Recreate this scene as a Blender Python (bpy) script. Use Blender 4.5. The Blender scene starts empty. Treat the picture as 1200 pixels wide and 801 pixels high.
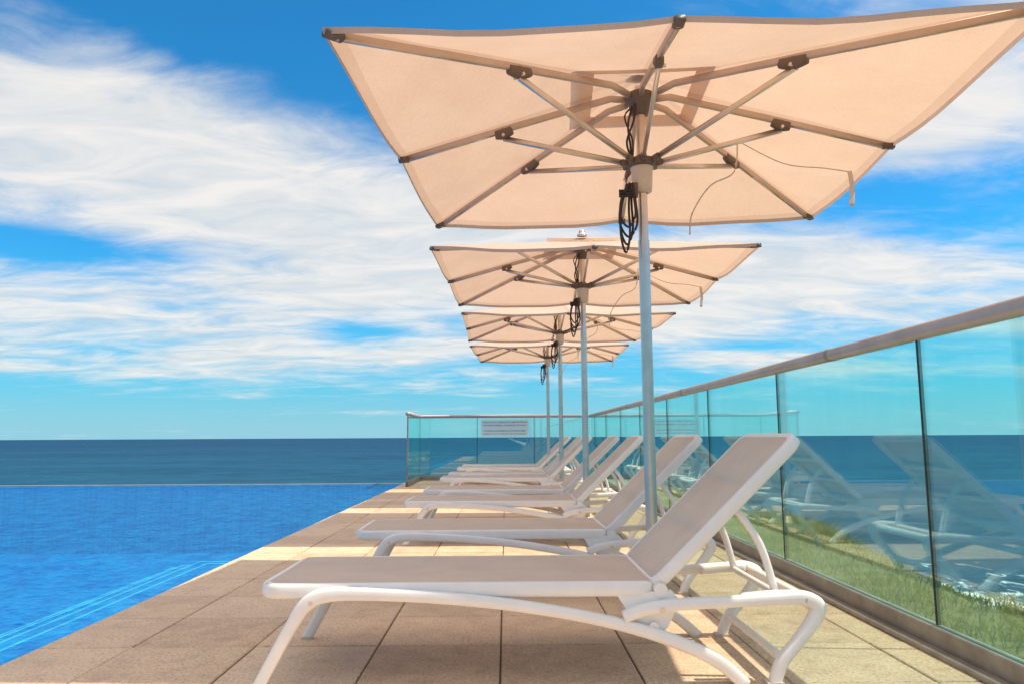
import bpy, math, random
import numpy as np
from mathutils import Vector, Matrix
random.seed(7); rng=np.random.default_rng(7)
scene=bpy.context.scene
R=math.radians

# ---------------------------------------------------------------- materials
def new_mat(name):
    m=bpy.data.materials.new(name); m.use_nodes=True
    nt=m.node_tree; nt.nodes.clear()
    out=nt.nodes.new('ShaderNodeOutputMaterial')
    return m,nt,out
def N(nt,t,**kw):
    n=nt.nodes.new(t)
    for k,v in kw.items(): setattr(n,k,v)
    return n
def L(nt,a,b): nt.links.new(a,b)
def math_n(nt,op,a,b=None,c=None,clamp=False):
    n=nt.nodes.new('ShaderNodeMath'); n.operation=op; n.use_clamp=clamp
    for i,v in enumerate((a,b,c)):
        if v is None: continue
        if isinstance(v,(int,float)): n.inputs[i].default_value=v
        else: nt.links.new(v,n.inputs[i])
    return n.outputs[0]
def mix_c(nt,fac,a,b,blend='MIX'):
    n=nt.nodes.new('ShaderNodeMix'); n.data_type='RGBA'; n.blend_type=blend
    for s,v in ((n.inputs[0],fac),(n.inputs[6],a),(n.inputs[7],b)):
        if isinstance(v,(int,float)): s.default_value=v
        elif isinstance(v,tuple): s.default_value=(v+(1,))[:4]
        else: nt.links.new(v,s)
    return n.outputs[2]
def maprange(nt,v,a,b,c=0,d=1,smooth=False):
    n=nt.nodes.new('ShaderNodeMapRange')
    if smooth: n.interpolation_type='SMOOTHSTEP'
    nt.links.new(v,n.inputs[0])
    for i,x in enumerate((a,b,c,d)): n.inputs[i+1].default_value=x
    return n.outputs[0]
def noise(nt,vec,scale,detail=4,rough=.5,dist=0.0):
    n=N(nt,'ShaderNodeTexNoise'); n.inputs['Scale'].default_value=scale
    n.inputs['Detail'].default_value=detail; n.inputs['Roughness'].default_value=rough
    n.inputs['Distortion'].default_value=dist
    if vec is not None: nt.links.new(vec,n.inputs['Vector'])
    return n.outputs[0]
def bump(nt,h,strength,dist=.01):
    n=N(nt,'ShaderNodeBump'); n.inputs['Strength'].default_value=strength
    n.inputs['Distance'].default_value=dist; nt.links.new(h,n.inputs['Height']); return n.outputs[0]
def scaled(nt,vec,s):
    n=N(nt,'ShaderNodeMapping'); n.inputs['Scale'].default_value=s
    nt.links.new(vec,n.inputs['Vector']); return n.outputs[0]
def pos(nt): return N(nt,'ShaderNodeNewGeometry').outputs['Position']
def objc(nt): return N(nt,'ShaderNodeTexCoord').outputs['Object']

def simple(name,col,rough=.5,metal=0.,var=.08,nscale=20,bmp=.0,bdist=.002,spec=.5):
    m,nt,out=new_mat(name)
    p=N(nt,'ShaderNodeBsdfPrincipled')
    p.inputs['Roughness'].default_value=rough; p.inputs['Metallic'].default_value=metal
    p.inputs['Specular IOR Level'].default_value=spec
    nz=noise(nt,objc(nt),nscale,3,.6)
    dark=tuple(c*(1-var) for c in col); lite=tuple(min(1,c*(1+var)) for c in col)
    c=mix_c(nt,maprange(nt,nz,.3,.7),dark,lite)
    L(nt,c,p.inputs['Base Color'])
    if bmp: L(nt,bump(nt,noise(nt,objc(nt),nscale*4,3),bmp,bdist),p.inputs['Normal'])
    L(nt,p.outputs[0],out.inputs[0]); return m

M_white=simple('white_plastic',(.87,.81,.74),.42,0,.04,9,.15,.001)
M_chrome=simple('polished_steel',(.72,.60,.50),.30,.8,.14,5)
M_alu=simple('aluminium',(.70,.60,.51),.35,1,.08,8)
M_rib=simple('rib_aluminium',(.58,.45,.36),.45,.5,.08,8)
M_brown=simple('brown_plastic',(.15,.10,.07),.5,0,.1,20)
M_cream=simple('cream_plastic',(.66,.52,.41),.45,0,.05,15)
M_rope=simple('dark_rope',(.05,.035,.03),.8,0,.3,120,.5)
M_rail=simple('handrail_metal',(.46,.40,.37),.40,.25,.12,4,.1)
M_chan=simple('base_channel_metal',(.33,.27,.22),.5,.3,.2,8,.1)
M_seal=simple('black_seal',(.015,.02,.02),.6)
M_strap=simple('strap_webbing',(.75,.6,.5),.8)

def sling_mat():
    m,nt,out=new_mat('sling_fabric'); p=N(nt,'ShaderNodeBsdfPrincipled')
    p.inputs['Roughness'].default_value=.75; p.inputs['Specular IOR Level'].default_value=.2
    o=objc(nt)
    nz=noise(nt,o,5,4,.6)
    wx=N(nt,'ShaderNodeTexWave',bands_direction='X'); wx.inputs['Scale'].default_value=80; L(nt,o,wx.inputs['Vector'])
    wy=N(nt,'ShaderNodeTexWave',bands_direction='Y'); wy.inputs['Scale'].default_value=80; L(nt,o,wy.inputs['Vector'])
    w=math_n(nt,'MULTIPLY',wx.outputs[1],wy.outputs[1])
    c=mix_c(nt,maprange(nt,nz,.3,.7),(.62,.50,.40),(.72,.60,.49))
    c=mix_c(nt,w,c,(.88,.78,.67))
    L(nt,c,p.inputs['Base Color']); L(nt,bump(nt,w,.5,.0015),p.inputs['Normal'])
    tr=N(nt,'ShaderNodeBsdfTranslucent'); L(nt,c,tr.inputs[0])
    mx=N(nt,'ShaderNodeMixShader'); mx.inputs[0].default_value=.22
    L(nt,p.outputs[0],mx.inputs[1]); L(nt,tr.outputs[0],mx.inputs[2]); L(nt,mx.outputs[0],out.inputs[0]); return m
M_sling=sling_mat()
def canopy_mat():
    m,nt,out=new_mat('canopy_fabric'); p=N(nt,'ShaderNodeBsdfDiffuse')
    o=objc(nt)
    nz=noise(nt,o,2.5,5,.6); fine=noise(nt,scaled(nt,o,(1,1,.2)),120,3,.75)
    c=mix_c(nt,maprange(nt,nz,.3,.7),(.78,.60,.485),(.85,.68,.56))
    c=mix_c(nt,maprange(nt,fine,.4,.75,0,.4),c,(.58,.43,.34))
    # sewn seams: fabric is doubled along the rib lines and the hem
    s=N(nt,'ShaderNodeSeparateXYZ'); L(nt,o,s.inputs[0])
    ax=math_n(nt,'ABSOLUTE',s.outputs[0]); ay=math_n(nt,'ABSOLUTE',s.outputs[1])
    dg=math_n(nt,'ABSOLUTE',math_n(nt,'SUBTRACT',ax,ay)); mn=math_n(nt,'MINIMUM',dg,math_n(nt,'MINIMUM',ax,ay))
    ed=math_n(nt,'SUBTRACT',1.385,math_n(nt,'MAXIMUM',ax,ay))
    seam=math_n(nt,'MAXIMUM',maprange(nt,mn,.020,.026,1,0),maprange(nt,ed,.055,.060,1,0))
    c=mix_c(nt,math_n(nt,'MULTIPLY',seam,.4),c,(.56,.41,.32))
    L(nt,c,p.inputs[0]); b=bump(nt,nz,.5,.03); L(nt,b,p.inputs['Normal'])
    tr=N(nt,'ShaderNodeBsdfTranslucent'); L(nt,mix_c(nt,1.,c,(1.0,.88,.77),'MULTIPLY'),tr.inputs[0]); L(nt,b,tr.inputs['Normal'])
    mx=N(nt,'ShaderNodeMixShader'); mx.inputs[0].default_value=.42
    L(nt,p.outputs[0],mx.inputs[1]); L(nt,tr.outputs[0],mx.inputs[2]); L(nt,mx.outputs[0],out.inputs[0]); return m
M_canopy=canopy_mat()
def glass_mat():
    m,nt,out=new_mat('tinted_glass')
    g=N(nt,'ShaderNodeNewGeometry')
    d=N(nt,'ShaderNodeVectorMath',operation='DOT_PRODUCT'); L(nt,g.outputs['Incoming'],d.inputs[0]); L(nt,g.outputs['Normal'],d.inputs[1])
    c=math_n(nt,'ABSOLUTE',d.outputs['Value'])
    f=math_n(nt,'POWER',math_n(nt,'SUBTRACT',1.,c),4.2)
    f=math_n(nt,'ADD',math_n(nt,'MULTIPLY',f,.85),.115,clamp=True)
    tr=N(nt,'ShaderNodeBsdfTransparent')
    smudge=noise(nt,g.outputs['Position'],1.3,3,.6)
    L(nt,mix_c(nt,maprange(nt,smudge,.3,.7),(.78,.975,.945),(.85,.985,.965)),tr.inputs[0])
    gl=N(nt,'ShaderNodeBsdfGlossy'); gl.inputs['Roughness'].default_value=.0; gl.inputs[0].default_value=(.80,1,.98,1)
    mx=N(nt,'ShaderNodeMixShader'); L(nt,f,mx.inputs[0]); L(nt,tr.outputs[0],mx.inputs[1]); L(nt,gl.outputs[0],mx.inputs[2])
    df=N(nt,'ShaderNodeBsdfDiffuse'); df.inputs[0].default_value=(.18,.72,.66,1)
    m2=N(nt,'ShaderNodeMixShader'); L(nt,maprange(nt,noise(nt,scaled(nt,g.outputs['Position'],(1,3,.6)),2,5,.7),.35,.8,.01,.06),m2.inputs[0])
    L(nt,mx.outputs[0],m2.inputs[1]); L(nt,df.outputs[0],m2.inputs[2])
    L(nt,m2.outputs[0],out.inputs[0]); return m
M_glass=glass_mat()
def tile_mat():
    m,nt,out=new_mat('terracotta_paver'); p=N(nt,'ShaderNodeBsdfPrincipled'); p.inputs['Specular IOR Level'].default_value=.25
    a=N(nt,'ShaderNodeAttribute',attribute_name='tint')
    P=pos(nt)
    sp=noise(nt,P,75,3,.75); mid=noise(nt,P,9,5,.7); big=noise(nt,P,1.7,4,.6)
    c=mix_c(nt,a.outputs['Fac'],(.56,.365,.215),(.74,.53,.345))
    c=mix_c(nt,maprange(nt,mid,.38,.68,0,.65),c,(.80,.60,.41))
    c=mix_c(nt,maprange(nt,mid,.46,.34,0,.35),c,(.42,.28,.18))
    c=mix_c(nt,maprange(nt,sp,.50,.68,0,.75),c,(.32,.20,.12))
    c=mix_c(nt,maprange(nt,sp,.30,.44,.5,0),c,(.88,.73,.56))
    c=mix_c(nt,maprange(nt,big,.50,.72,0,.45),c,(.42,.29,.20))
    L(nt,c,p.inputs['Base Color']); L(nt,maprange(nt,mid,.3,.7,.5,.8),p.inputs['Roughness'])
    h=math_n(nt,'ADD',sp,math_n(nt,'MULTIPLY',mid,.8)); L(nt,bump(nt,h,.6,.005),p.inputs['Normal'])
    L(nt,p.outputs[0],out.inputs[0]); return m
M_tile=tile_mat()
M_grout=simple('grout',(.15,.11,.085),.9,0,.3,30)
M_conc=simple('concrete_render',(.42,.38,.33),.8,0,.15,3,.3)
def pool_tile(name,c1,c2,joint):
    m,nt,out=new_mat(name); p=N(nt,'ShaderNodeBsdfPrincipled'); p.inputs['Roughness'].default_value=.35
    P=pos(nt)
    b=N(nt,'ShaderNodeTexBrick'); b.offset=0; b.inputs['Scale'].default_value=1
    b.inputs['Brick Width'].default_value=.10; b.inputs['Row Height'].default_value=.10; b.inputs['Mortar Size'].default_value=.006
    b.inputs['Color1'].default_value=c1+(1,); b.inputs['Color2'].default_value=c2+(1,); b.inputs['Mortar'].default_value=joint+(1,)
    L(nt,P,b.inputs['Vector'])
    L(nt,b.outputs[0],p.inputs['Base Color']); L(nt,p.outputs[0],out.inputs[0]); return m
M_pool=pool_tile('pool_mosaic',(.002,.15,.46),(.005,.21,.56),(.01,.25,.60))
M_poolstrip=pool_tile('pool_step_edge',(.30,.90,.97),(.40,.95,1.),(.4,.8,.9))
M_poolstep=pool_tile('pool_step_mosaic',(.003,.17,.49),(.006,.22,.56),(.015,.27,.60))
def water_mat():
    m,nt,out=new_mat('pool_water'); P=pos(nt)
    w1=noise(nt,scaled(nt,P,(1,.8,1)),5.5,3,.55,.6); w2=noise(nt,P,17,2,.5,.3); w3=noise(nt,P,1.1,2,.5)
    h=math_n(nt,'ADD',math_n(nt,'ADD',w1,math_n(nt,'MULTIPLY',w2,.55)),w3)
    nb=bump(nt,h,.8,.055)
    tr=N(nt,'ShaderNodeBsdfTransparent'); 
    rip=maprange(nt,math_n(nt,'ADD',math_n(nt,'MULTIPLY',w1,.7),math_n(nt,'MULTIPLY',w2,.3)),.38,.62)
    L(nt,mix_c(nt,rip,(.25,.74,.95),(.58,.96,1.)),tr.inputs[0])
    df=N(nt,'ShaderNodeBsdfDiffuse'); L(nt,mix_c(nt,rip,(.0,.14,.46),(.0,.36,.80)),df.inputs[0]); L(nt,nb,df.inputs['Normal'])
    a=N(nt,'ShaderNodeMixShader'); a.inputs[0].default_value=.28; L(nt,tr.outputs[0],a.inputs[1]); L(nt,df.outputs[0],a.inputs[2])
    gl=N(nt,'ShaderNodeBsdfGlossy'); gl.inputs['Roughness'].default_value=.05; L(nt,nb,gl.inputs['Normal']); gl.inputs[0].default_value=(.6,.92,1,1)
    f=N(nt,'ShaderNodeFresnel'); f.inputs[0].default_value=1.33; L(nt,nb,f.inputs['Normal'])
    fc=math_n(nt,'MINIMUM',math_n(nt,'MULTIPLY',f.outputs[0],.7),.24)
    b=N(nt,'ShaderNodeMixShader'); L(nt,fc,b.inputs[0]); L(nt,a.outputs[0],b.inputs[1]); L(nt,gl.outputs[0],b.inputs[2])
    L(nt,b.outputs[0],out.inputs[0]); return m
M_water=water_mat()
def sea_mat():
    m,nt,out=new_mat('sea_water'); P=pos(nt)
    s=N(nt,'ShaderNodeSeparateXYZ'); L(nt,P,s.inputs[0])
    w1=noise(nt,scaled(nt,P,(.5,1.2,1)),.25,4,.6,.4); w2=noise(nt,scaled(nt,P,(.35,1.,1)),.02,5,.7,.3); w3=noise(nt,scaled(nt,P,(.2,1.,1)),.0025,4,.6)
    h=math_n(nt,'ADD',w1,math_n(nt,'MULTIPLY',w2,4.))
    nb=bump(nt,h,.7,1.2)
    c=mix_c(nt,maprange(nt,w2,.38,.62),(.001,.026,.080),(.006,.068,.150))
    c=mix_c(nt,maprange(nt,w3,.35,.65,0,.7),c,(.001,.028,.095))
    c=mix_c(nt,maprange(nt,w1,.38,.66,0,.55),c,(.015,.11,.20))
    dist=N(nt,'ShaderNodeVectorMath',operation='LENGTH'); L(nt,P,dist.inputs[0])
    c=mix_c(nt,maprange(nt,dist.outputs['Value'],60,900,.30,0),c,(.012,.11,.17))
    shore=math_n(nt,'ADD',s.outputs[0],math_n(nt,'MULTIPLY',math_n(nt,'SINE',math_n(nt,'MULTIPLY',s.outputs[1],.09)),2.5))
    band=math_n(nt,'SUBTRACT',1.,math_n(nt,'DIVIDE',math_n(nt,'ABSOLUTE',math_n(nt,'SUBTRACT',shore,20.)),7.),clamp=True)
    fn=noise(nt,scaled(nt,P,(1.3,.5,1)),.7,5,.68,.8)
    band=math_n(nt,'MULTIPLY',band,maprange(nt,s.outputs[1],30,44,1,0))
    foam=maprange(nt,math_n(nt,'ADD',fn,math_n(nt,'MULTIPLY',band,.28)),.62,.74,0,1,True)
    foam=math_n(nt,'MULTIPLY',foam,maprange(nt,band,0,.12))
    cap=maprange(nt,math_n(nt,'ADD',noise(nt,scaled(nt,P,(.4,1.6,1)),.35,4,.7),math_n(nt,'MULTIPLY',w2,.3)),.84,.93,0,.5)
    foam=math_n(nt,'MAXIMUM',foam,cap)
    c=mix_c(nt,foam,c,(.85,.88,.88))
    df=N(nt,'ShaderNodeBsdfDiffuse'); L(nt,c,df.inputs[0]); L(nt,nb,df.inputs['Normal'])
    gl=N(nt,'ShaderNodeBsdfGlossy'); gl.inputs['Roughness'].default_value=.35; L(nt,nb,gl.inputs['Normal'])
    mx=N(nt,'ShaderNodeMixShader'); mx.inputs[0].default_value=.06
    L(nt,df.outputs[0],mx.inputs[1]); L(nt,gl.outputs[0],mx.inputs[2]); L(nt,mx.outputs[0],out.inputs[0]); return m
M_sea=sea_mat()
def terrain_mat():
    m,nt,out=new_mat('grassy_ground'); P=pos(nt); p=N(nt,'ShaderNodeBsdfPrincipled'); p.inputs['Roughness'].default_value=.9
    s=N(nt,'ShaderNodeSeparateXYZ'); L(nt,P,s.inputs[0])
    n1=noise(nt,P,2.2,4,.65); n2=noise(nt,P,18,3,.6)
    c=mix_c(nt,maprange(nt,n1,.35,.65),(.08,.10,.02),(.16,.14,.04))
    c=mix_c(nt,maprange(nt,n2,.45,.7,0,.6),c,(.05,.05,.015))
    sand=maprange(nt,s.outputs[2],-4.2,-5.4)
    c=mix_c(nt,sand,c,(.30,.25,.18))
    L(nt,c,p.inputs['Base Color']); L(nt,bump(nt,n2,.6,.05),p.inputs['Normal']); L(nt,p.outputs[0],out.inputs[0]); return m
M_ground=terrain_mat()
def blade_mat():
    m,nt,out=new_mat('grass_blades')
    a=N(nt,'ShaderNodeAttribute',attribute_name='tint')
    c=mix_c(nt,a.outputs['Fac'],(.05,.11,.006),(.38,.35,.045))
    p=N(nt,'ShaderNodeBsdfDiffuse'); L(nt,c,p.inputs[0])
    tr=N(nt,'ShaderNodeBsdfTranslucent'); L(nt,c,tr.inputs[0])
    mx=N(nt,'ShaderNodeMixShader'); mx.inputs[0].default_value=.4; L(nt,p.outputs[0],mx.inputs[1]); L(nt,tr.outputs[0],mx.inputs[2])
    L(nt,mx.outputs[0],out.inputs[0]); return m
M_blade=blade_mat()

# ---------------------------------------------------------------- mesh builder
class MB:
    def __init__(s): s.v=[];s.f=[];s.m=[];s.sm=[];s.mats=[]
    def mi(s,mat):
        if mat not in s.mats: s.mats.append(mat)
        return s.mats.index(mat)
    def add(s,vs,fs,mat,smooth=False):
        o=len(s.v); s.v+= [tuple(v) for v in vs]; k=s.mi(mat)
        for f in fs: s.f.append([i+o for i in f]); s.m.append(k); s.sm.append(smooth)
    def box(s,x0,x1,y0,y1,z0,z1,mat,bev=0):
        if bev:
            b=bev
            vs=[(x0,y0,z0),(x1,y0,z0),(x1,y1,z0),(x0,y1,z0),(x0,y0,z1-b),(x1,y0,z1-b),(x1,y1,z1-b),(x0,y1,z1-b),
                (x0+b,y0+b,z1),(x1-b,y0+b,z1),(x1-b,y1-b,z1),(x0+b,y1-b,z1)]
            fs=[(3,2,1,0),(0,1,5,4),(1,2,6,5),(2,3,7,6),(3,0,4,7),(4,5,9,8),(5,6,10,9),(6,7,11,10),(7,4,8,11),(8,9,10,11)]
        else:
            vs=[(x0,y0,z0),(x1,y0,z0),(x1,y1,z0),(x0,y1,z0),(x0,y0,z1),(x1,y0,z1),(x1,y1,z1),(x0,y1,z1)]
            fs=[(3,2,1,0),(0,1,5,4),(1,2,6,5),(2,3,7,6),(3,0,4,7),(4,5,6,7)]
        s.add(vs,fs,mat)
    def sweep(s,pts,a,b,mat,side=None,closed=False,res=4,sup=3.0,npf=12,scales=None,smoothpath=True,cap=True):
        P=[Vector(p) for p in pts]; n=len(P)
        sc=scales or [1]*n
        Q=[];SC=[]
        if smoothpath:
            rngi=range(n) if closed else range(n-1)
            for i in rngi:
                g=lambda j: P[j%n] if closed else P[max(0,min(n-1,j))]
                p0,p1,p2,p3=g(i-1),g(i),g(i+1),g(i+2)
                for k in range(res):
                    t=k/res
                    Q.append(.5*((2*p1)+(p2-p0)*t+(2*p0-5*p1+4*p2-p3)*t*t+(3*p1-p0-3*p2+p3)*t**3))
                    SC.append(sc[i]*(1-t)+sc[(i+1)%n]*t)
            if not closed: Q.append(P[-1]);SC.append(sc[-1])
        else: Q=P;SC=sc
        n=len(Q); vs=[];fs=[]
        for i in range(n):
            if closed: T=(Q[(i+1)%n]-Q[i-1]).normalized()
            else: T=(Q[min(n-1,i+1)]-Q[max(0,i-1)]).normalized()
            if side is None:
                ref=Vector((0,0,1)) if abs(T.z)<.9 else Vector((1,0,0))
                S=T.cross(ref).normalized()
            else: S=Vector(side); S=(S-T*S.dot(T)).normalized()
            Nn=S.cross(T).normalized()
            for k in range(npf):
                th=2*math.pi*(k+.5)/npf; c=math.cos(th);d=math.sin(th)
                x=math.copysign(abs(c)**(2/sup),c); y=math.copysign(abs(d)**(2/sup),d)
                vs.append(Q[i]+S*x*a*SC[i]+Nn*y*b*SC[i])
        m=n if closed else n-1
        for i in range(m):
            j=(i+1)%n
            for k in range(npf):
                l=(k+1)%npf; fs.append((i*npf+k,i*npf+l,j*npf+l,j*npf+k))
        if not closed and cap:
            fs.append(tuple(range(npf))[::-1]); fs.append(tuple((n-1)*npf+k for k in range(npf)))
        s.add(vs,fs,mat,True)
    def tube(s,p0,p1,r,mat,r1=None,seg=14):
        p0=Vector(p0);p1=Vector(p1);T=(p1-p0).normalized()
        ref=Vector((0,0,1)) if abs(T.z)<.9 else Vector((1,0,0))
        S=T.cross(ref).normalized();Nn=S.cross(T); r1=r if r1 is None else r1
        ring=lambda p,rr:[p+S*math.cos(2*math.pi*k/seg)*rr+Nn*math.sin(2*math.pi*k/seg)*rr for k in range(seg)]
        vs=ring(p0,r)+ring(p1,r1)
        s.add(vs,[(k,(k+1)%seg,seg+(k+1)%seg,seg+k) for k in range(seg)],mat,True)
        s.add(ring(p0,r),[tuple(range(seg))[::-1]],mat); s.add(ring(p1,r1),[tuple(range(seg))],mat)
    def lathe(s,prof,mat,seg=20,c=(0,0)):
        vs=[];fs=[]
        for r,z in prof:
            for k in range(seg): vs.append((c[0]+r*math.cos(2*math.pi*k/seg),c[1]+r*math.sin(2*math.pi*k/seg),z))
        for i in range(len(prof)-1):
            for k in range(seg): fs.append((i*seg+k,i*seg+(k+1)%seg,(i+1)*seg+(k+1)%seg,(i+1)*seg+k))
        s.add(vs,fs,mat,True)
    def mesh(s,name):
        me=bpy.data.meshes.new(name); me.from_pydata(s.v,[],s.f)
        for m in s.mats: me.materials.append(m)
        me.polygons.foreach_set('material_index',s.m); me.polygons.foreach_set('use_smooth',s.sm)
        me.update()
        return me
def obj(name,me,parent=None,loc=(0,0,0),rz=0):
    o=bpy.data.objects.new(name,me); scene.collection.objects.link(o)
    o.location=loc; o.rotation_euler=(0,0,rz)
    if parent: o.parent=parent
    return o
def empty(name,loc=(0,0,0)):
    o=bpy.data.objects.new(name,None); scene.collection.objects.link(o); o.location=loc; return o

# ---------------------------------------------------------------- lounger
def rounded_rect(u0,u1,v0,v1,r,k=4,bow=0):
    pts=[]
    for cx,cy,a0 in ((u1-r,v1-r,0),(u0+r,v1-r,90),(u0+r,v0+r,180),(u1-r,v0+r,270)):
        for i in range(k+1):
            a=R(a0+90*i/k); pts.append((cx+r*math.cos(a),cy+r*math.sin(a)))
    return pts
W=.675
def lounger_mesh():
    mb=MB()
    def frame_loop(o,du,dn,u0,u1,v0,v1,r,a,b):
        pl=rounded_rect(u0,u1,v0,v1,r)
        P=[]
        for i,p in enumerate(pl):
            q=pl[(i+1)%len(pl)]; P.append(p)
            if math.hypot(q[0]-p[0],q[1]-p[1])>.3:
                for t in (.04,.5,.96): P.append((p[0]+(q[0]-p[0])*t,p[1]+(q[1]-p[1])*t))
        vs=[];n=len(P);npf=12;fs=[]
        for i in range(n):
            A=Vector((P[(i+1)%n][0]-P[i-1][0],P[(i+1)%n][1]-P[i-1][1])).normalized()
            S2=(A.y,-A.x)
            c=o+du*P[i][0]+Vector((0,P[i][1],0)); S=du*S2[0]+Vector((0,S2[1],0))
            for k in range(npf):
                th=2*math.pi*(k+.5)/npf; cc=math.cos(th);dd=math.sin(th)
                x=math.copysign(abs(cc)**.6,cc);y=math.copysign(abs(dd)**.6,dd)
                vs.append(c+S*x*a+dn*y*b)
        for i in range(n):
            j=(i+1)%n
            for k in range(npf):
                l=(k+1)%npf; fs.append((i*npf+k,j*npf+k,j*npf+l,i*npf+l))
        mb.add(vs,fs,M_white,True)
    def sling(o,du,dn,u0,u1,v0,v1,sag,lift):
        nu,nv=24,10;vs=[];fs=[]
        for i in range(nu+1):
            for j in range(nv+1):
                s=i/nu;t=j/nv
                c=o+du*(u0+(u1-u0)*s)+Vector((0,v0+(v1-v0)*t,0))+dn*(lift-sag*(1-(2*t-1)**2)*(1-(2*s-1)**6))
                vs.append(c)
        for i in range(nu):
            for j in range(nv):
                a=i*(nv+1)+j; fs.append((a,a+nv+1,a+nv+2,a+1))
        mb.add(vs,fs,M_sling,True)
    X=Vector((1,0,0));Z=Vector((0,0,1))
    frame_loop(Vector((0,0,.330)),X,Z,-.885,.535,.030,W-.030,.06,.019,.027)
    sling(Vector((0,0,.330)),X,Z,-.880,.530,.035,W-.035,.010,.0265)
    du=Vector((.545,0,.525)).normalized(); dn=Vector((-du.z,0,du.x))
    o=Vector((.545,0,.338))
    frame_loop(o,du,dn,.0,.76,.034,W-.034,.05,.018,.024)
    sling(o,du,dn,.01,.750,.042,W-.042,.012,.0225)
    for u in (.25,.5):
        p=o+du*u-dn*.012
        mb.sweep([p+Vector((0,.045,0)),p+Vector((0,W/2,0)),p+Vector((0,W-.045,0))],.018,.009,M_white,side=du)
    for x in (-.5,-.1,.3):
        mb.sweep([(x,.04,.318),(x,W/2,.312),(x,W-.04,.318)],.02,.01,M_white,side=X)
    for y in (.0,W):
        sg=1 if y==0 else -1
        ys=y+sg*.004
        leg=[(-.885,ys,.0),(-.84,ys,.085),(-.775,ys,.205),(-.715,ys,.292),(-.63,ys,.322),(-.46,ys,.320),(-.25,ys,.308),(-.02,ys,.286),(.22,ys,.250),(.42,ys,.208),(.60,ys,.152),(.75,ys,.085),(.85,ys,.0)]
        mb.sweep(leg,.019,.022,M_white,side=(0,1,0),res=5,sup=3.4,scales=[1,1,1.05,1.25,1.15,1,.95,.95,.95,1,1.05,1.1,1.1])
        ya=y+sg*.006
        arm=[(.42,ya,.235),(.50,ya,.262),(.62,ya,.278),(.80,ya,.286),(.98,ya,.296),(1.075,ya,.298),(1.125,ya,.272),(1.11,ya,.225),(1.05,ya,.150),(.985,ya,.075),(.955,ya,.0)]
        mb.sweep(arm,.023,.022,M_white,side=(0,1,0),res=5,sup=3.4,scales=[1,1,.95,.9,1,1.15,1.2,1.15,1,1,1])
        yb=y+sg*.030
        br=[(.40,.31),(.60,.325),(.63,.29),(.585,.20),(.545,.155),(.50,.19),(.44,.25)]
        vs=[(a,yb-.014,b) for a,b in br]+[(a,yb+.014,b) for a,b in br];n=len(br)
        mb.add(vs,[tuple(range(n)),tuple(range(2*n-1,n-1,-1))]+[(i+n,(i+1)%n+n,(i+1)%n,i) for i in range(n)],M_white)
        mb.tube((.56,yb-.02,.328),(.56,yb+.02,.328),.024,M_white)
        yp=y+sg*.085
        p=o+du*.42-dn*.02
        mb.sweep([(p.x,yp,p.z),(p.x+.09,yp,(p.z+.30)/2+.02),(1.0,yp,.305)],.012,.014,M_white,side=(0,1,0))
        mb.sweep([(.86,y+sg*.045,.290),(.98,y+sg*.045,.300),(1.06,y+sg*.045,.300)],.014,.018,M_white,side=(0,1,0))
        for bx,bz in ((-.70,.295),(.56,.262),(1.08,.292)):
            mb.tube((bx,y-sg*.020,bz),(bx,y-sg*.010,bz),.009,M_alu,seg=10)
        mb.box(-.905,-.862,ys-.022,ys+.022,0,.012,M_cream); mb.box(.925,.985,ya-.026,ya+.026,0,.012,M_cream)
    mb.tube((-.735,.0,.265),(-.735,W,.265),.018,M_white)
    mb.tube((.53,.0,.20),(.53,W,.20),.018,M_white)
    mb.sweep([(1.09,.0,.285),(1.09,W/2,.285),(1.09,W,.285)],.018,.022,M_white,side=(1,0,0))
    mb.tube((1.0,.05,.300),(1.0,W-.05,.300),.013,M_white)
    mb.tube((.99,.0,.09),(.99,W,.09),.014,M_white)
    return mb.mesh('sun_lounger')
lm=lounger_mesh()
LY=[2.80,4.36,6.33,7.72,9.95,11.2,13.3,14.5]
LX=[0.0,.04,.05,.06,.03,.05,.04,.06]
for i,(x,y) in enumerate(zip(LX,LY)):
    o=obj('sun_lounger',lm,loc=(x,y,0),rz=R([0,.4,-.6,.5,-.3,.8,0,-.5][i]))

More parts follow.
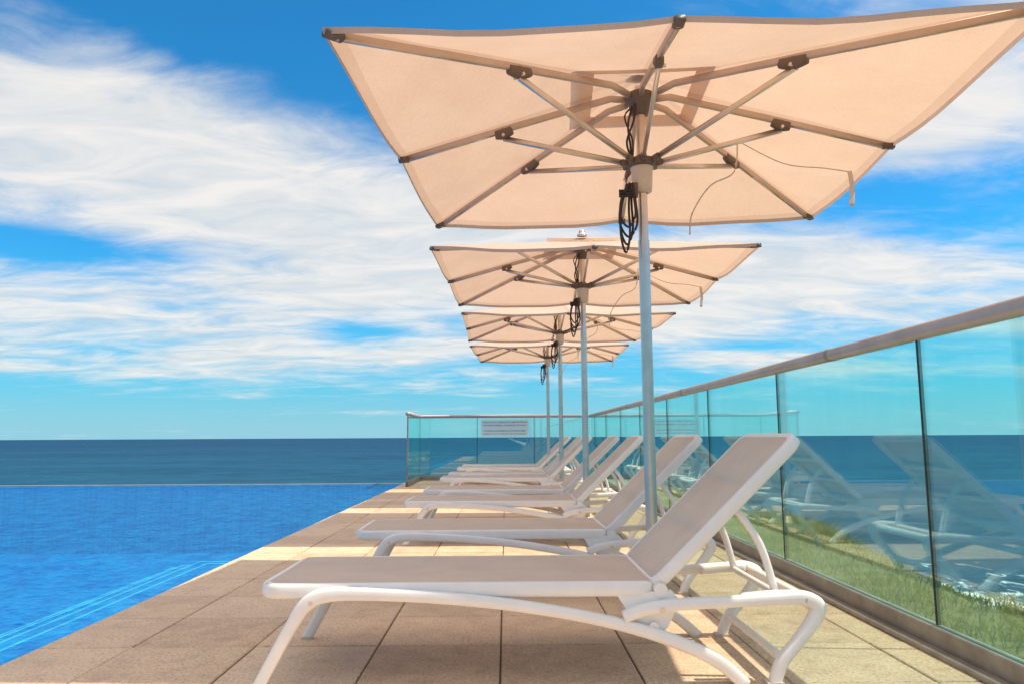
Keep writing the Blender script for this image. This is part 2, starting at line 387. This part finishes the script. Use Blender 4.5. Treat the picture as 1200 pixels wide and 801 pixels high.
# ---------------------------------------------------------------- umbrella
def umbrella_mesh():
    mb=MB(); H=1.385; RIM=2.475; APEX=2.875
    def cz(x,y):
        r=max(abs(x),abs(y))/H
        ang=math.atan2(y,x)
        droop=abs(math.sin(4*ang))
        return APEX-(APEX-RIM)*r - .034*droop*r*r + .004*math.sin(9*x+5*y)*r
    def ringpts(h,n=16):
        pts=[]
        c=[(-1,-1),(1,-1),(1,1),(-1,1)]
        for k in range(4):
            a=c[k];b=c[(k+1)%4]
            for i in range(n):
                t=i/n; pts.append(((a[0]+(b[0]-a[0])*t)*h,(a[1]+(b[1]-a[1])*t)*h))
        return pts
    def skirt(hs,dz,mat,zf):
        vs=[];fs=[];n=64
        for h in hs:
            for x,y in ringpts(h):
                e=h/H; bow=1-.012*e*(1-(min(abs(x),abs(y))/h)**2) if h>0 else 1
                vs.append((x*bow,y*bow,zf(x,y)+dz))
        for i in range(len(hs)-1):
            for k in range(n):
                l=(k+1)%n; fs.append((i*n+k,i*n+l,(i+1)*n+l,(i+1)*n+k))
        mb.add(vs,fs,mat,True); return vs[-n:]
    rim=skirt([.27+ (H-.27)*i/14 for i in range(15)],0,M_canopy,cz)
    vs=rim+[(x*.998,y*.998,z-.026) for x,y,z in rim]+[(x*.975,y*.975,z-.020) for x,y,z in rim]
    n=64; mb.add(vs,[(k,(k+1)%n,n+(k+1)%n,n+k) for k in range(n)],M_canopy,False)
    skirt([.001]+[.37*i/6 for i in range(1,7)],.035,M_canopy,cz)
    mb.lathe([(.0,APEX+.115),(.022,APEX+.108),(.034,APEX+.09),(.030,APEX+.07),(.05,APEX+.06),(.05,APEX+.035),(.0,APEX+.034)],M_chrome)
    mb.tube((0,0,0.01),(0,0,1.95),.031,M_chrome,seg=24)
    mb.tube((0,0,1.95),(0,0,APEX-.03),.027,M_chrome,seg=24)
    mb.lathe([(0,.0),(.13,.0),(.13,.012),(.05,.02),(.042,.10),(.032,.10)],M_chrome,24)
    mb.lathe([(.028,APEX-.20),(.055,APEX-.19),(.065,APEX-.13),(.085,APEX-.12),(.085,APEX-.08),(.05,APEX-.06),(.03,APEX-.05)],M_brown)
    c0=2.24
    mb.lathe([(.031,c0-.02),(.052,c0-.01),(.056,c0+.02),(.060,c0+.11),(.064,c0+.125),(.064,c0+.13),(.03,c0+.131)],M_cream,24)
    mb.lathe([(.03,c0+.132),(.075,c0+.134),(.082,c0+.15),(.075,c0+.175),(.045,c0+.18),(.03,c0+.20)],M_brown,24)
    for k in range(8):
        a=k*math.pi/4; corner=k%2==1
        d=Vector((math.cos(a),math.sin(a),0)); ln=H*(math.sqrt(2) if corner else 1)
        def rp(t,off=.032):
            p=d*(ln*t); m=max(abs(p.x),abs(p.y)); return Vector((p.x,p.y,APEX-(APEX-RIM)*m/H-off))
        side=Vector((-d.y,d.x,0))
        mb.sweep([rp(.05,.085),rp(.12,.045),rp(.5,.034),rp(.97,.030)],.013,.018,M_rib,side=side,smoothpath=False,sup=5)
        mb.sweep([rp(.60,.040),rp(.93,.036)],.0095,.013,M_alu,side=side,smoothpath=False,sup=5)
        mb.sweep([rp(.955,.035),rp(.995,.022)],.024,.016,M_brown,side=side,smoothpath=False,sup=3)
        t=.47 if corner else .56
        b=rp(t,.055)
        mb.sweep([rp(t-.035,.05),rp(t,.058),rp(t+.035,.05)],.024,.028,M_brown,side=side,sup=3,scales=[.8,1.1,.8])
        mb.tube(b-side*.034-Vector((0,0,.02)),b+side*.034-Vector((0,0,.02)),.009,M_alu)
        s0=d*.07+Vector((0,0,c0+.155)); s1=b-Vector((0,0,.03))
        mb.sweep([s0,s1],.011,.015,M_alu,side=side,smoothpath=False,sup=4)
        mb.sweep([s0-(s1-s0)*.01,s0+(s1-s0)*.06],.016,.019,M_brown,side=side,smoothpath=False,sup=3)
    def rope(pts,r=.006,mat=M_rope): mb.sweep(pts,r,r,mat,sup=2,npf=6,res=6)
    rope([(-.045,-.03,APEX-.15),(-.075,-.05,2.60),(-.060,-.04,2.45),(-.07,-.04,c0+.17)])
    rope([(-.035,-.05,APEX-.15),(-.045,-.07,2.62),(-.085,-.06,2.5),(-.06,-.05,c0+.17)])
    rope([(-.05,-.0,APEX-.15),(-.09,-.02,2.66),(-.05,-.03,2.52),(-.055,-.06,c0+.17)],.005)
    for j,(w,l,ox) in enumerate(((.030,.34,-.095),(.042,.30,-.085),(.022,.39,-.105),(.036,.25,-.09))):
        top=c0+.02; oy=-.035-.012*j
        pts=[(ox+.03,oy,top),(ox+w,oy,top-l*.35),(ox+w*1.1,oy,top-l*.75),(ox,oy-.008,top-l),(ox-w*1.1,oy,top-l*.75),(ox-w*.9,oy,top-l*.35),(ox+.015,oy,top)]
        rope(pts,.0065)
    for zz in (c0-.02,c0-.035,c0-.05):
        rope([(ox,-.06,zz) for ox in (-.135,-.10,-.06)],.008)
    mb.box(-.075,-.03,-.05,-.02,c0-.05,c0+.03,M_brown)
    def canp(x,y): return (x,y,cz(x,y)-.04)
    rope([canp(.62,.35),(.58,.30,2.44),(.42,.22,2.33),(.30,.16,2.15),(.28,.15,2.02)],.0045,M_cream)
    mb.sweep([(1.29,.40,2.46),(1.30,.40,2.35),(1.285,.39,2.24)],.014,.002,M_strap,side=(1,0,0))
    rope([canp(.62,.35),(.9,.40,2.52),(1.15,.42,2.49),(1.29,.41,2.46)],.0035,M_cream)
    return mb.mesh('patio_umbrella')
um=umbrella_mesh()
for i,(x,y) in enumerate(((.768,4.05),(.79,7.52),(.80,10.95),(.81,14.4))):
    obj('patio_umbrella',um,loc=(x,y,0),rz=R([-4.1,-1.5,1.0,-2][i]))

# ---------------------------------------------------------------- deck
DX0,DX1,DY0,DY1=-1.97,1.80,-4.0,16.4
def deck():
    e=empty('pool_deck')
    v=[];f=[];t=[]
    T=.525;g=.0036
    def tile(x0,x1,y0,y1,zo):
        o=len(v);b=.004;z1=zo
        v.extend([(x0,y0,-.045),(x1,y0,-.045),(x1,y1,-.045),(x0,y1,-.045),(x0,y0,z1-b),(x1,y0,z1-b),(x1,y1,z1-b),(x0,y1,z1-b),
          (x0+b,y0+b,z1),(x1-b,y0+b,z1),(x1-b,y1-b,z1),(x0+b,y1-b,z1)])
        tt=random.random(); t.extend([tt]*12)
        for q in [(0,1,5,4),(1,2,6,5),(2,3,7,6),(3,0,4,7),(4,5,9,8),(5,6,10,9),(6,7,11,10),(7,4,8,11),(8,9,10,11)]:
            f.append(tuple(i+o for i in q))
    x=DX0-.03; xs=[x,x+.40]
    while xs[-1]+T<DX1-.1: xs.append(xs[-1]+T)
    xs.append(DX1)
    y=DY0
    while y<DY1-.01:
        y1=min(y+T,DY1)
        for i in range(len(xs)-1):
            tile(xs[i]+g,xs[i+1]-g,y+g,y1-g,random.uniform(-.0018,.0014))
        y=y1
    me=bpy.data.meshes.new('pavers'); me.from_pydata(v,[],f)
    at=me.attributes.new('tint','FLOAT','POINT'); at.data.foreach_set('value',t)
    me.materials.append(M_tile); obj('pavers',me,e)
    mb=MB(); mb.box(DX0,DX1+.06,DY0,DY1,-.35,-.009,M_grout)
    obj('grout_bed',mb.mesh('grout_bed'),e)
    mb=MB(); mb.box(DX0+.002,DX1+.058,DY0+.002,DY1-.002,-8.5,-.352,M_conc); obj('retaining_wall',mb.mesh('retaining_wall'),e)
deck()

# ---------------------------------------------------------------- pool
PX0,PY0,PY1=-16.,-4.,15.25
def pool():
    e=empty('infinity_pool')
    mb=MB(); fl=-1.35
    mb.box(PX0,DX0-.001,PY0,PY1,fl-.15,fl,M_pool)
    mb.box(DX0-.012,DX0-.001,PY0,PY1,fl,-.046,M_pool)
    mb.box(PX0,DX0-.012,PY1,PY1+.18,-3.5,-.055,M_poolstep)
    mb.box(PX0-.2,PX0,PY0,PY1+.18,-3.5,-.03,M_poolstep)
    mb.box(PX0,DX0-.012,PY0-.2,PY0,-3.5,-.0,M_conc)
    steps=((-2.62,DX0-.012,6.6,-.16),(-3.05,-2.62,7.3,-.30),(-3.45,-3.05,8.0,-.44))
    for k,(x0,x1,y1,z) in enumerate(steps):
        mb.box(x0,x1,PY0,y1,fl,z,M_poolstep)
        if k:
            mb.box(x1+.001,DX0-.012,steps[k-1][2]+.001,y1,fl,z,M_poolstep)
    for k,(x0,xin,y1,z) in enumerate(steps):
        for o in ((.0,.10) if k!=1 else (0.,)):
            mb.box(x0+o+.004,x0+o+.018,PY0,y1-o-.004,z+.002,z+.006,M_poolstrip)
            mb.box(x0+o+.020,DX0-.016,y1-o-.034,y1-o-.004,z+.0025,z+.0065,M_poolstrip)
    obj('basin',mb.mesh('basin'),e)
    mb=MB(); mb.box(PX0,DX0-.012,PY1+.12,PY1+.20,-.053,-.030,M_conc,0)
    obj('overflow_lip',mb.mesh('overflow_lip'),e)
    me=bpy.data.meshes.new('pool_water'); z=-.045
    me.from_pydata([(PX0,PY0,z),(DX0-.013,PY0,z),(DX0-.013,PY1+.119,z),(PX0,PY1+.119,z)],[],[(0,1,2,3)]); me.materials.append(M_water)
    obj('water_surface',me,e)
pool()

# ---------------------------------------------------------------- glass fence
FX=1.79; FYF=15.9; FXL=-1.80
def fence():
    e=empty('glass_fence')
    gl=MB(); fr=MB(); ra=MB(); se=MB()
    top=1.288
    ys=[3.22+1.71*k for k in range(-4,8)]
    ys=[y for y in ys if y<FYF-.5]+[FYF]
    for a,b in zip(ys[:-1],ys[1:]):
        gl.box(FX-.006,FX+.006,a+.006,b-.006,.03,top,M_glass)
        if b<FYF: se.box(FX-.008,FX+.008,b-.0055,b+.0055,.10,top-.002,M_seal)
    n=3
    xs=[FX-(FX-FXL)*k/n for k in range(n+1)]
    for a,b in zip(xs[:-1],xs[1:]):
        gl.box(b+.006,a-.012,FYF-.006,FYF+.006,.03,top,M_glass)
        se.box(b-.0055,b+.0055,FYF-.008,FYF+.008,.10,top-.002,M_seal)
    gl.box(FXL-.006,FXL+.006,13.9,FYF-.012,.03,top,M_glass)
    se.box(FXL-.012,FXL+.012,13.87,13.899,.10,top-.002,M_chan)
    fr.box(FX-.030,FX-.008,ys[0],FYF+.03,.004,.095,M_chan,.004); fr.box(FX+.008,FX+.030,ys[0],FYF+.03,-.1,.095,M_chan,.004)
    fr.box(FXL-.03,FX-.032,FYF-.030,FYF-.008,.004,.095,M_chan,.004); fr.box(FXL-.03,FX-.032,FYF+.008,FYF+.030,.004,.095,M_chan,.004)
    fr.box(FXL-.030,FXL-.008,13.87,FYF-.032,.004,.095,M_chan,.004); fr.box(FXL+.008,FXL+.030,13.87,FYF-.032,.004,.095,M_chan,.004)
    fr.box(FX-.085,FX-.032,ys[0],FYF-.05,.003,.022,M_chan,.004)
    zc=1.318
    ra.sweep([(FX,ys[0],zc),(FX,5,zc),(FX,10,zc),(FX,FYF-.04,zc),(FX-.04,FYF,zc),(0,FYF,zc),(FXL+.04,FYF,zc),(FXL,FYF-.04,zc),(FXL,13.85,zc)],.042,.033,M_rail,smoothpath=False,sup=2.6,npf=20)
    # sleeve joints in the handrail
    for yy in (3.22+1.71*.5,3.22+1.71*2.5,3.22+1.71*4.5):
        ra.sweep([(FX,yy-.02,zc),(FX,yy+.02,zc)],.0435,.0345,M_chan,smoothpath=False,sup=2.6,npf=20)
    obj('glass_panels',gl.mesh('glass_panels'),e); obj('base_channel',fr.mesh('base_channel'),e)
    obj('handrail',ra.mesh('handrail'),e); obj('panel_joints',se.mesh('panel_joints'),e)
fence()

# sign on the far fence
def sign():
    e=empty('warning_sign',(0.0,FYF-.012,1.07))
    m=simple('sign_white',(.72,.92,.94),.5,0,.02); mb=MB(); mb.box(-.50,.50,-.010,0,-.18,.18,m); obj('plate',mb.mesh('plate'),e)
    mt=simple('sign_ink',(.03,.12,.20),.6)
    for z,t,s in ((.125,'ATENCION: NO CORRER EN EL AREA DE PISCINA',.042),(.06,'PROHIBIDO SUBIRSE A LA BARANDA DE VIDRIO',.042),(-.055,'CAUTION: NO RUNNING IN THE POOL AREA',.042),(-.12,'PLEASE DO NOT CLIMB ON THE GLASS RAILING',.042)):
        c=bpy.data.curves.new('text_line','FONT'); c.body=t; c.size=s; c.align_x='CENTER'; c.materials.append(mt)
        o=bpy.data.objects.new('text_line',c); scene.collection.objects.link(o); o.parent=e; o.location=(0,-.013,z-.015); o.rotation_euler=(R(90),0,0)
    e.location.x=-.02
sign()

# ---------------------------------------------------------------- terrain + sea + grass
SEA=-6.1
def th(x,y):
    bx=np.maximum(x-3.7-.35*np.sin(y*.7)-.2*np.sin(y*1.9+1),0); by=np.maximum(y-17.2,0); bl=np.maximum(-17.-x,0)
    d=np.sqrt(bx**2+by**2*4+bl**2*4)
    z=-.28-.06*np.sin(x*1.3+y*.8)-.05*np.sin(y*2.1)- 6.6*(1-np.exp(-(d/6.5)**1.15)) - .02*d
    under=(x<1.84)&(y<16.5)
    return np.where(under,np.minimum(z,-4.0),z)
xs=np.concatenate([np.linspace(-60,-18,12),np.linspace(-17,1.6,10),[1.83,1.85],np.linspace(2.,8,40),np.linspace(8.5,70,50)])
ysg=np.concatenate([np.linspace(-60,-6,16),np.linspace(-5,16.45,90),[16.55],np.linspace(17,60,40)])
Xg,Yg=np.meshgrid(xs,ysg); Zg=th(Xg,Yg)
nx,ny=len(xs),len(ysg)
V=np.stack([Xg,Yg,Zg],-1).reshape(-1,3)
F=[(j*nx+i,j*nx+i+1,(j+1)*nx+i+1,(j+1)*nx+i) for j in range(ny-1) for i in range(nx-1)]
me=bpy.data.meshes.new('ground'); me.from_pydata(V.tolist(),[],F); me.materials.append(M_ground)
me.polygons.foreach_set('use_smooth',[True]*len(F)); obj('ground',me)
vs=[(0,0,SEA)];fs=[];seg=96;rad=[30,120,500,2500,12000,40000]
for r in rad:
    for k in range(seg): vs.append((r*math.cos(2*math.pi*k/seg),r*math.sin(2*math.pi*k/seg),SEA))
for k in range(seg): fs.append((0,1+k,1+(k+1)%seg))
for i in range(len(rad)-1):
    for k in range(seg): fs.append((1+i*seg+k,1+(i+1)*seg+k,1+(i+1)*seg+(k+1)%seg,1+i*seg+(k+1)%seg))
me=bpy.data.meshes.new('sea'); me.from_pydata(vs,[],fs); me.materials.append(M_sea); obj('sea',me)
nb=60000
gx=1.90+ (rng.random(nb)**1.1)*3.6; gy=.3+15.7*rng.random(nb)**1.3
clump=np.sin(gx*5.1+gy*2.3)*np.sin(gy*4.7-gx*1.9)+np.sin(gx*2.1-gy*1.3)
keep=rng.random(nb)<np.clip(.7+.3*clump,.2,1); gx=gx[keep];gy=gy[keep];clump=clump[keep];nb=len(gx)
gz=th(gx,gy)-.01
hh=rng.uniform(.04,.13,nb)*(1.1+.45*clump); w=rng.uniform(.003,.007,nb); an=rng.uniform(0,2*np.pi,nb)
lx=rng.normal(0,.6,nb)*hh; ly=rng.normal(0,.6,nb)*hh
ca,sa=np.cos(an)*w,np.sin(an)*w
A=np.stack([gx-ca,gy-sa,gz],-1);B=np.stack([gx+ca,gy+sa,gz],-1)
C=np.stack([gx+ca*.8+lx*.4,gy+sa*.8+ly*.4,gz+hh*.6],-1);D=np.stack([gx-ca*.8+lx*.4,gy-sa*.8+ly*.4,gz+hh*.6],-1)
E=np.stack([gx+lx,gy+ly,gz+hh],-1)
V=np.stack([A,B,C,D,E],1).reshape(-1,3)
F=[]
for i in range(nb):
    o=i*5; F.append((o,o+1,o+2,o+3)); F.append((o+3,o+2,o+4))
me=bpy.data.meshes.new('grass'); me.from_pydata(V.tolist(),[],F); me.materials.append(M_blade)
tint=np.clip(rng.normal(.42,.32,nb)+.18*clump,0,1); at=me.attributes.new('tint','FLOAT','POINT'); at.data.foreach_set('value',np.repeat(tint,5))
obj('grass',me)

# ---------------------------------------------------------------- sky
sunv=Vector((.50,-.05,.865)).normalized()
w=bpy.data.worlds.new('World'); scene.world=w; w.use_nodes=True; nt=w.node_tree; nt.nodes.clear()
out=nt.nodes.new('ShaderNodeOutputWorld'); bg=nt.nodes.new('ShaderNodeBackground'); bg.inputs[1].default_value=.115
sky=nt.nodes.new('ShaderNodeTexSky'); sky.sky_type='NISHITA'; sky.sun_disc=False
sky.sun_elevation=math.asin(sunv.z); sky.sun_rotation=math.atan2(sunv.x,sunv.y)
sky.air_density=1.0; sky.dust_density=.3; sky.ozone_density=2.0
tc=nt.nodes.new('ShaderNodeTexCoord'); s=nt.nodes.new('ShaderNodeSeparateXYZ'); L(nt,tc.outputs['Generated'],s.inputs[0])
x,y,z=s.outputs
DEG=180/math.pi
az=math_n(nt,'MULTIPLY',math_n(nt,'ARCTAN2',x,y),DEG); el=math_n(nt,'MULTIPLY',math_n(nt,'ARCSINE',z),DEG)
zz=math_n(nt,'ADD',math_n(nt,'MAXIMUM',z,0.),.14)
cmb=nt.nodes.new('ShaderNodeCombineXYZ'); L(nt,math_n(nt,'DIVIDE',x,zz),cmb.inputs[0]); L(nt,math_n(nt,'DIVIDE',y,zz),cmb.inputs[1])
mp=nt.nodes.new('ShaderNodeMapping'); mp.inputs['Rotation'].default_value=(0,0,R(-28)); mp.inputs['Scale'].default_value=(.75,1.5,1); mp.inputs['Location'].default_value=(3.1,1.7,0)
L(nt,cmb.outputs[0],mp.inputs[0])
n1=noise(nt,mp.outputs[0],1.0,7,.58,.55); n2=noise(nt,mp.outputs[0],3.6,6,.6,.9)
nn=math_n(nt,'ADD',math_n(nt,'MULTIPLY',n1,.72),math_n(nt,'MULTIPLY',n2,.28))
def gauss(a0,e0,sa,se,amp,tilt=0.):
    da=math_n(nt,'SUBTRACT',az,a0); de=math_n(nt,'SUBTRACT',el,e0)
    de=math_n(nt,'ADD',de,math_n(nt,'MULTIPLY',da,tilt))
    q=math_n(nt,'ADD',math_n(nt,'POWER',math_n(nt,'DIVIDE',math_n(nt,'ABSOLUTE',da),sa),2.),math_n(nt,'POWER',math_n(nt,'DIVIDE',math_n(nt,'ABSOLUTE',de),se),2.))
    return math_n(nt,'MULTIPLY',math_n(nt,'EXPONENT',math_n(nt,'MULTIPLY',q,-1.)),amp)
b=maprange(nt,el,36,52,0,.16)  # extra cloud cover overhead, out of view, added for white fill light
for g in ((-26,18.5,18,5.2,.24,.14),(-10,14.5,12,5.0,.24,.12),(-24,8.0,19,2.6,.20,.05),(-31,12.3,8,1.2,-.24,0),(-11,8.0,4.5,.9,-.20,.0),
          (-18,29.5,22,4.2,-.22,.12),(33,21,8,4,.24,-.1),(21,12,15,4.0,.24,.12),(14,8.5,11,2.6,.17,.1),(28,16.5,6,1.4,-.16,0),(0,1.0,70,2.4,-.12,0),(0,13,12,4,.10,0),(-24,5.0,16,1.2,.10,0)):
    b=math_n(nt,'ADD',b,gauss(*g))
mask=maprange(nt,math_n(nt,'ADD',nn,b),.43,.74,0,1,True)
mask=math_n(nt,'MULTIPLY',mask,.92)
skc=mix_c(nt,1.,sky.outputs[0],(.20,1.10,1.52),'MULTIPLY')
hz=maprange(nt,el,0,13,.75,0)
skc=mix_c(nt,hz,skc,(1.3,4.3,6.2))
hz2=maprange(nt,el,0,5,.55,0,True)
skc=mix_c(nt,hz2,skc,(3.8,6.0,6.8))
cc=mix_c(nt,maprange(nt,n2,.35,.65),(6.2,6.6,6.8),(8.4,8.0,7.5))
fill_cloud=nt.nodes.new('ShaderNodeMix'); fill_cloud.data_type='RGBA'; L(nt,maprange(nt,el,36,58),fill_cloud.inputs[0]); L(nt,cc,fill_cloud.inputs[6]); fill_cloud.inputs[7].default_value=(18.5,15.5,12.5,1)  # overhead clouds made brighter and warmer than those in view, as added fill
L(nt,mix_c(nt,mask,skc,fill_cloud.outputs[2]),bg.inputs[0]); L(nt,bg.outputs[0],out.inputs[0])

sl=bpy.data.lights.new('sun','SUN'); sl.energy=5.0; sl.angle=R(.53); sl.color=(1,.89,.73)
so=bpy.data.objects.new('sun',sl); scene.collection.objects.link(so); so.location=(10,-2,20)
so.rotation_euler=(-sunv).to_track_quat('-Z','Y').to_euler()

# ---------------------------------------------------------------- camera
cam=bpy.data.cameras.new('camera'); cam.lens=26.4; cam.sensor_width=36; cam.clip_start=.05; cam.clip_end=90000
co=bpy.data.objects.new('camera',cam); scene.collection.objects.link(co)
Rm=Matrix.Rotation(R(-.5),4,'Z')@Matrix.Rotation(R(90+7.2),4,'X')@Matrix.Rotation(R(-.3),4,'Z')
co.matrix_world=Matrix.Translation((0,0,.88))@Rm
scene.camera=co
scene.view_settings.view_transform='Standard'; scene.view_settings.look='None'; scene.view_settings.exposure=0
